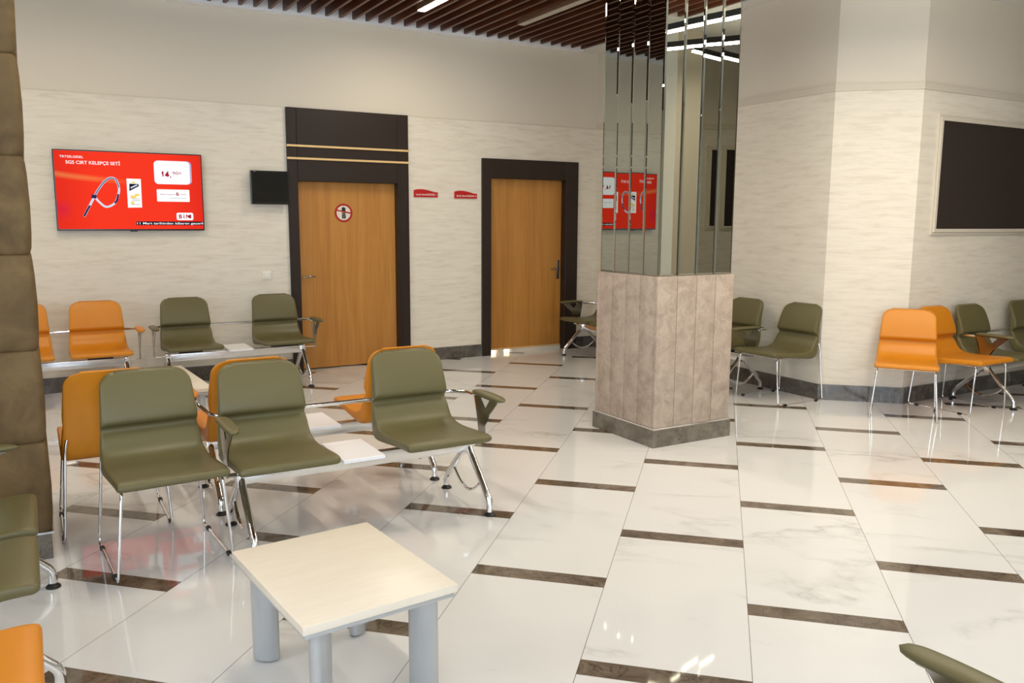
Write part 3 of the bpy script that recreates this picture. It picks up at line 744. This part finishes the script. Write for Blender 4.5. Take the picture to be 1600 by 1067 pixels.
def arm_plate():
    bm = bmesh.new()
    L_ = catmull([Vector(p+(0,)) for p in ((-.066, .352), (-.070, .42), (-.100, .49), (-.165, .55), (-.222, .604))], 5)
    R_ = catmull([Vector(p+(0,)) for p in ((.055, .604), (.028, .545), (.010, .47), (.004, .42), (.004, .352))], 5)
    pts = [(v.x, v.y) for v in L_] + [(-.135, .604), (-.075, .540), (-.015, .604)] + [(v.x, v.y) for v in R_]
    prism(bm, pts, 'x', -.003, .003)
    box(bm, -.014, .014, -.235, .060, .604, .611, .001, 1)
    return bm
ME_arm = mesh_of(arm_plate(), 'armrest', M_darkchrome)

def bench(colr, legs, seats, tables, arms, loc, rotz, label, group=None, dy=0, rail=(.252, .590)):
    """beam seating: x along the beam, sitters face -Y"""
    root = empty('beam_bench', loc, rotz); tag(root, label, 'bench', group)
    link('beam', B(min(legs)-.02, max(legs)+.02, -.024, .024, .297, .366, .004), M_alu, root, True)
    for x in legs:
        f_ = inst('leg_frame', ME_legs, root, (x, 0, 0)); inst('loop_brace', ME_brace, f_)
        for s_ in (-1, 1): inst('foot_glide', ME_glide, f_, (0, s_*.27, 0))
    for x in seats:
        s_ = inst('seat_shell', SHELL[colr], root, (x, dy, 0)); inst('mounting_bracket', ME_bracket, s_, (0, -dy*0.5, 0))
    for x in tables:
        t_ = link('table_panel', B(-.110, .110, -.185, .185, .376, .394, .003), M_whitetop, root, loc=(x, 0, 0))
        link('table_bracket', B(-.06, .06, -.04, .04, .364, .377), M_alu, t_)
    for x in arms:
        a_ = inst('armrest', ME_arm, root, (x, dy, 0)); inst('arm_pad', ME_pad[colr], a_)
        lx = min(legs, key=lambda q: abs(q-x)); x0, x1 = sorted((0, lx-x))
        link('arm_tab', B(x0, x1, -.05, -.002, .350, .357), M_chrome, a_)
    bm = bmesh.new(); pts = []
    if arms:
        a, b = min(arms), max(arms)
        pts = [(a, .055+dy, .600), (a, .13+dy, .600), (a+.055, .252+dy, rail[1]), (b-.055, .252+dy, rail[1]), (b, .13+dy, .600), (b, .055+dy, .600)] if len(arms) > 1 else None
        if len(arms) == 1:
            o_ = min(seats)-.2 if a > 0 else max(seats)+.2; sg = 1 if a > 0 else -1
            pts = [(a, .055+dy, .600), (a, .13+dy, .600), (a-sg*.055, .252+dy, rail[1]), (o_, .252+dy, rail[1])]
    if not arms: pts = [(min(seats)-.1, .252+dy, .590), (max(seats)+.1, .252+dy, .590)]
    tube(bm, fillet(pts, .06, 6), .0115, 10); link('back_rail', bm, M_chrome, root, True)
    return root

bench('olive', (-.604, .64), (-.435, .385), (-.03,), (-.675, .715), (1.43, 4.07, 0), 0,
      'front olive two-seat beam bench with a white panel between its seats', 'olive beam benches')
bench('orange', (-.635, .625), (-.425, .445), (0.03,), (-.71, .71), (1.44, 4.79, 0), PI,
      'orange beam bench facing away, back to back with the front olive bench', 'orange beam benches', dy=0.04, rail=(.252, .549))
bench('olive', (-.615, .615), (-.415, .415), (0,), (-.73, .73), (1.65, 8.0, 0), 0,
      'olive beam bench against the far wall left of the oak door', 'olive beam benches')
bench('orange', (-.50, .50), (-.295, .295), (), (-.61, .61), (0.195, 8.0, 0), 0,
      'orange beam bench against the far wall below the television', 'orange beam benches')
bench('olive', (-1.29, 1.27), (-1.06, -.47, .47, 1.06), (0,), (-1.39, 1.42), (5.69, 6.83, 0), -PI/2,
      'long olive beam bench along the alcove wall, half hidden by the column', 'olive beam benches')
bench('olive', (-.56, .62), (-.43, .41), (-.01,), (-.65, .71), (7.75, 4.14, 0), 0,
      'olive beam bench against the right wall under the dark board', 'olive beam benches')
bench('olive', (-.46, .46), (-.405, .125), (), (.52,), (-0.27, 3.485, 0), PI/2,
      'olive beam bench at the left edge in front of the brown pillar', 'olive beam benches', dy=0.10)
bench('orange', (-.46, .40), (-.26, .27), (), (-.58,), (-0.27, 2.06, 0), PI/2,
      'orange beam bench in the bottom left corner of the view', 'orange beam benches', dy=0.10)
bench('olive', (-.615, .615), (-.415, .415), (0,), (-.70, .70), (0.965, 0.815, 0), PI,
      'olive beam bench of which only one armrest shows at the bottom right', 'olive beam benches')

# ================================================================== sled chairs
def sled_chair(colr, loc, rotz, label):
    root = empty('sled_chair', loc, rotz); tag(root, label, 'chair', colr+' sled chairs')
    inst('seat_shell', SHELL[colr], root)
    bm = bmesh.new()
    for s_ in (-1, 1):
        tube(bm, fillet([(s_*.206, .246, .515), (s_*.218, .252, .46), (s_*.247, .285, .0075), (s_*.247, -.275, .0075), (s_*.212, -.275, .412), (s_*.206, -.20, .412), (s_*.20, .10, .402)], .03, 5), .0068, 10)
    tube(bm, [(-.212, -.262, .414), (.212, -.262, .414)], .006, 8)
    link('wire_frame', bm, M_chrome, root, True)
    for s_ in (-1, 1):
        for y in (-.19, .20): link('rail_glide', B(s_*.247-.010, s_*.247+.010, y-.018, y+.018, 0, .017, .003), M_black, root)
    return root
c = math.radians
sled_chair('olive', (0.475, 4.11, 0), c(3.5), 'olive sled chair left of the front olive bench, crossing the floor bands')
sled_chair('orange', (0.31, 4.73, 0), c(180), 'orange sled chair seen from behind, beside the brown pillar')
sled_chair('olive', (5.775, 5.17, 0), c(-90), 'olive sled chair side-on between the column and the wall corner')
sled_chair('orange', (6.225, 4.24, 0), c(-55), 'foremost orange sled chair at the right, facing the camera')
sled_chair('orange', (6.865, 4.18, 0), c(0), 'orange sled chair behind the foremost one, overlapping the olive bench')

# ================================================================== low tables
def low_table(loc, rotz, hx, hy, label):
    root = empty('low_table', loc, rotz); tag(root, label, 'table', 'pale low tables')
    top = link('tabletop', B(-hx, hx, -hy, hy, .372, .400, .004), M_maple, root, True)
    bm = bmesh.new(); box(bm, -hx+.008, hx-.008, -hy+.008, hy-.008, .354, .370, .006); link('steel_rim', bm, M_silver, root, True)
    for sx in (-1, 1):
        for sy in (-1, 1):
            x, y = sx*(hx-.085), sy*(hy-.085); a = math.atan2(sy, sx)
            bm = bmesh.new(); lathe(bm, [(.046, .006), (.050, .010), (.050, .354)], x, y, 28, 1.0, .62, a); l_ = link('leg', bm, M_silver, root, True)
            bm = bmesh.new(); lathe(bm, [(.020, 0), (.020, .007)], x, y, 14); link('foot_pad', bm, M_black, l_)
low_table((0.854, 2.645, 0), c(5), .265, .345, 'pale maple low table in the foreground on four silver oval legs')
low_table((0.785, 6.58, 0), c(3), .265, .53, 'pale low table behind the front chairs, mostly hidden')
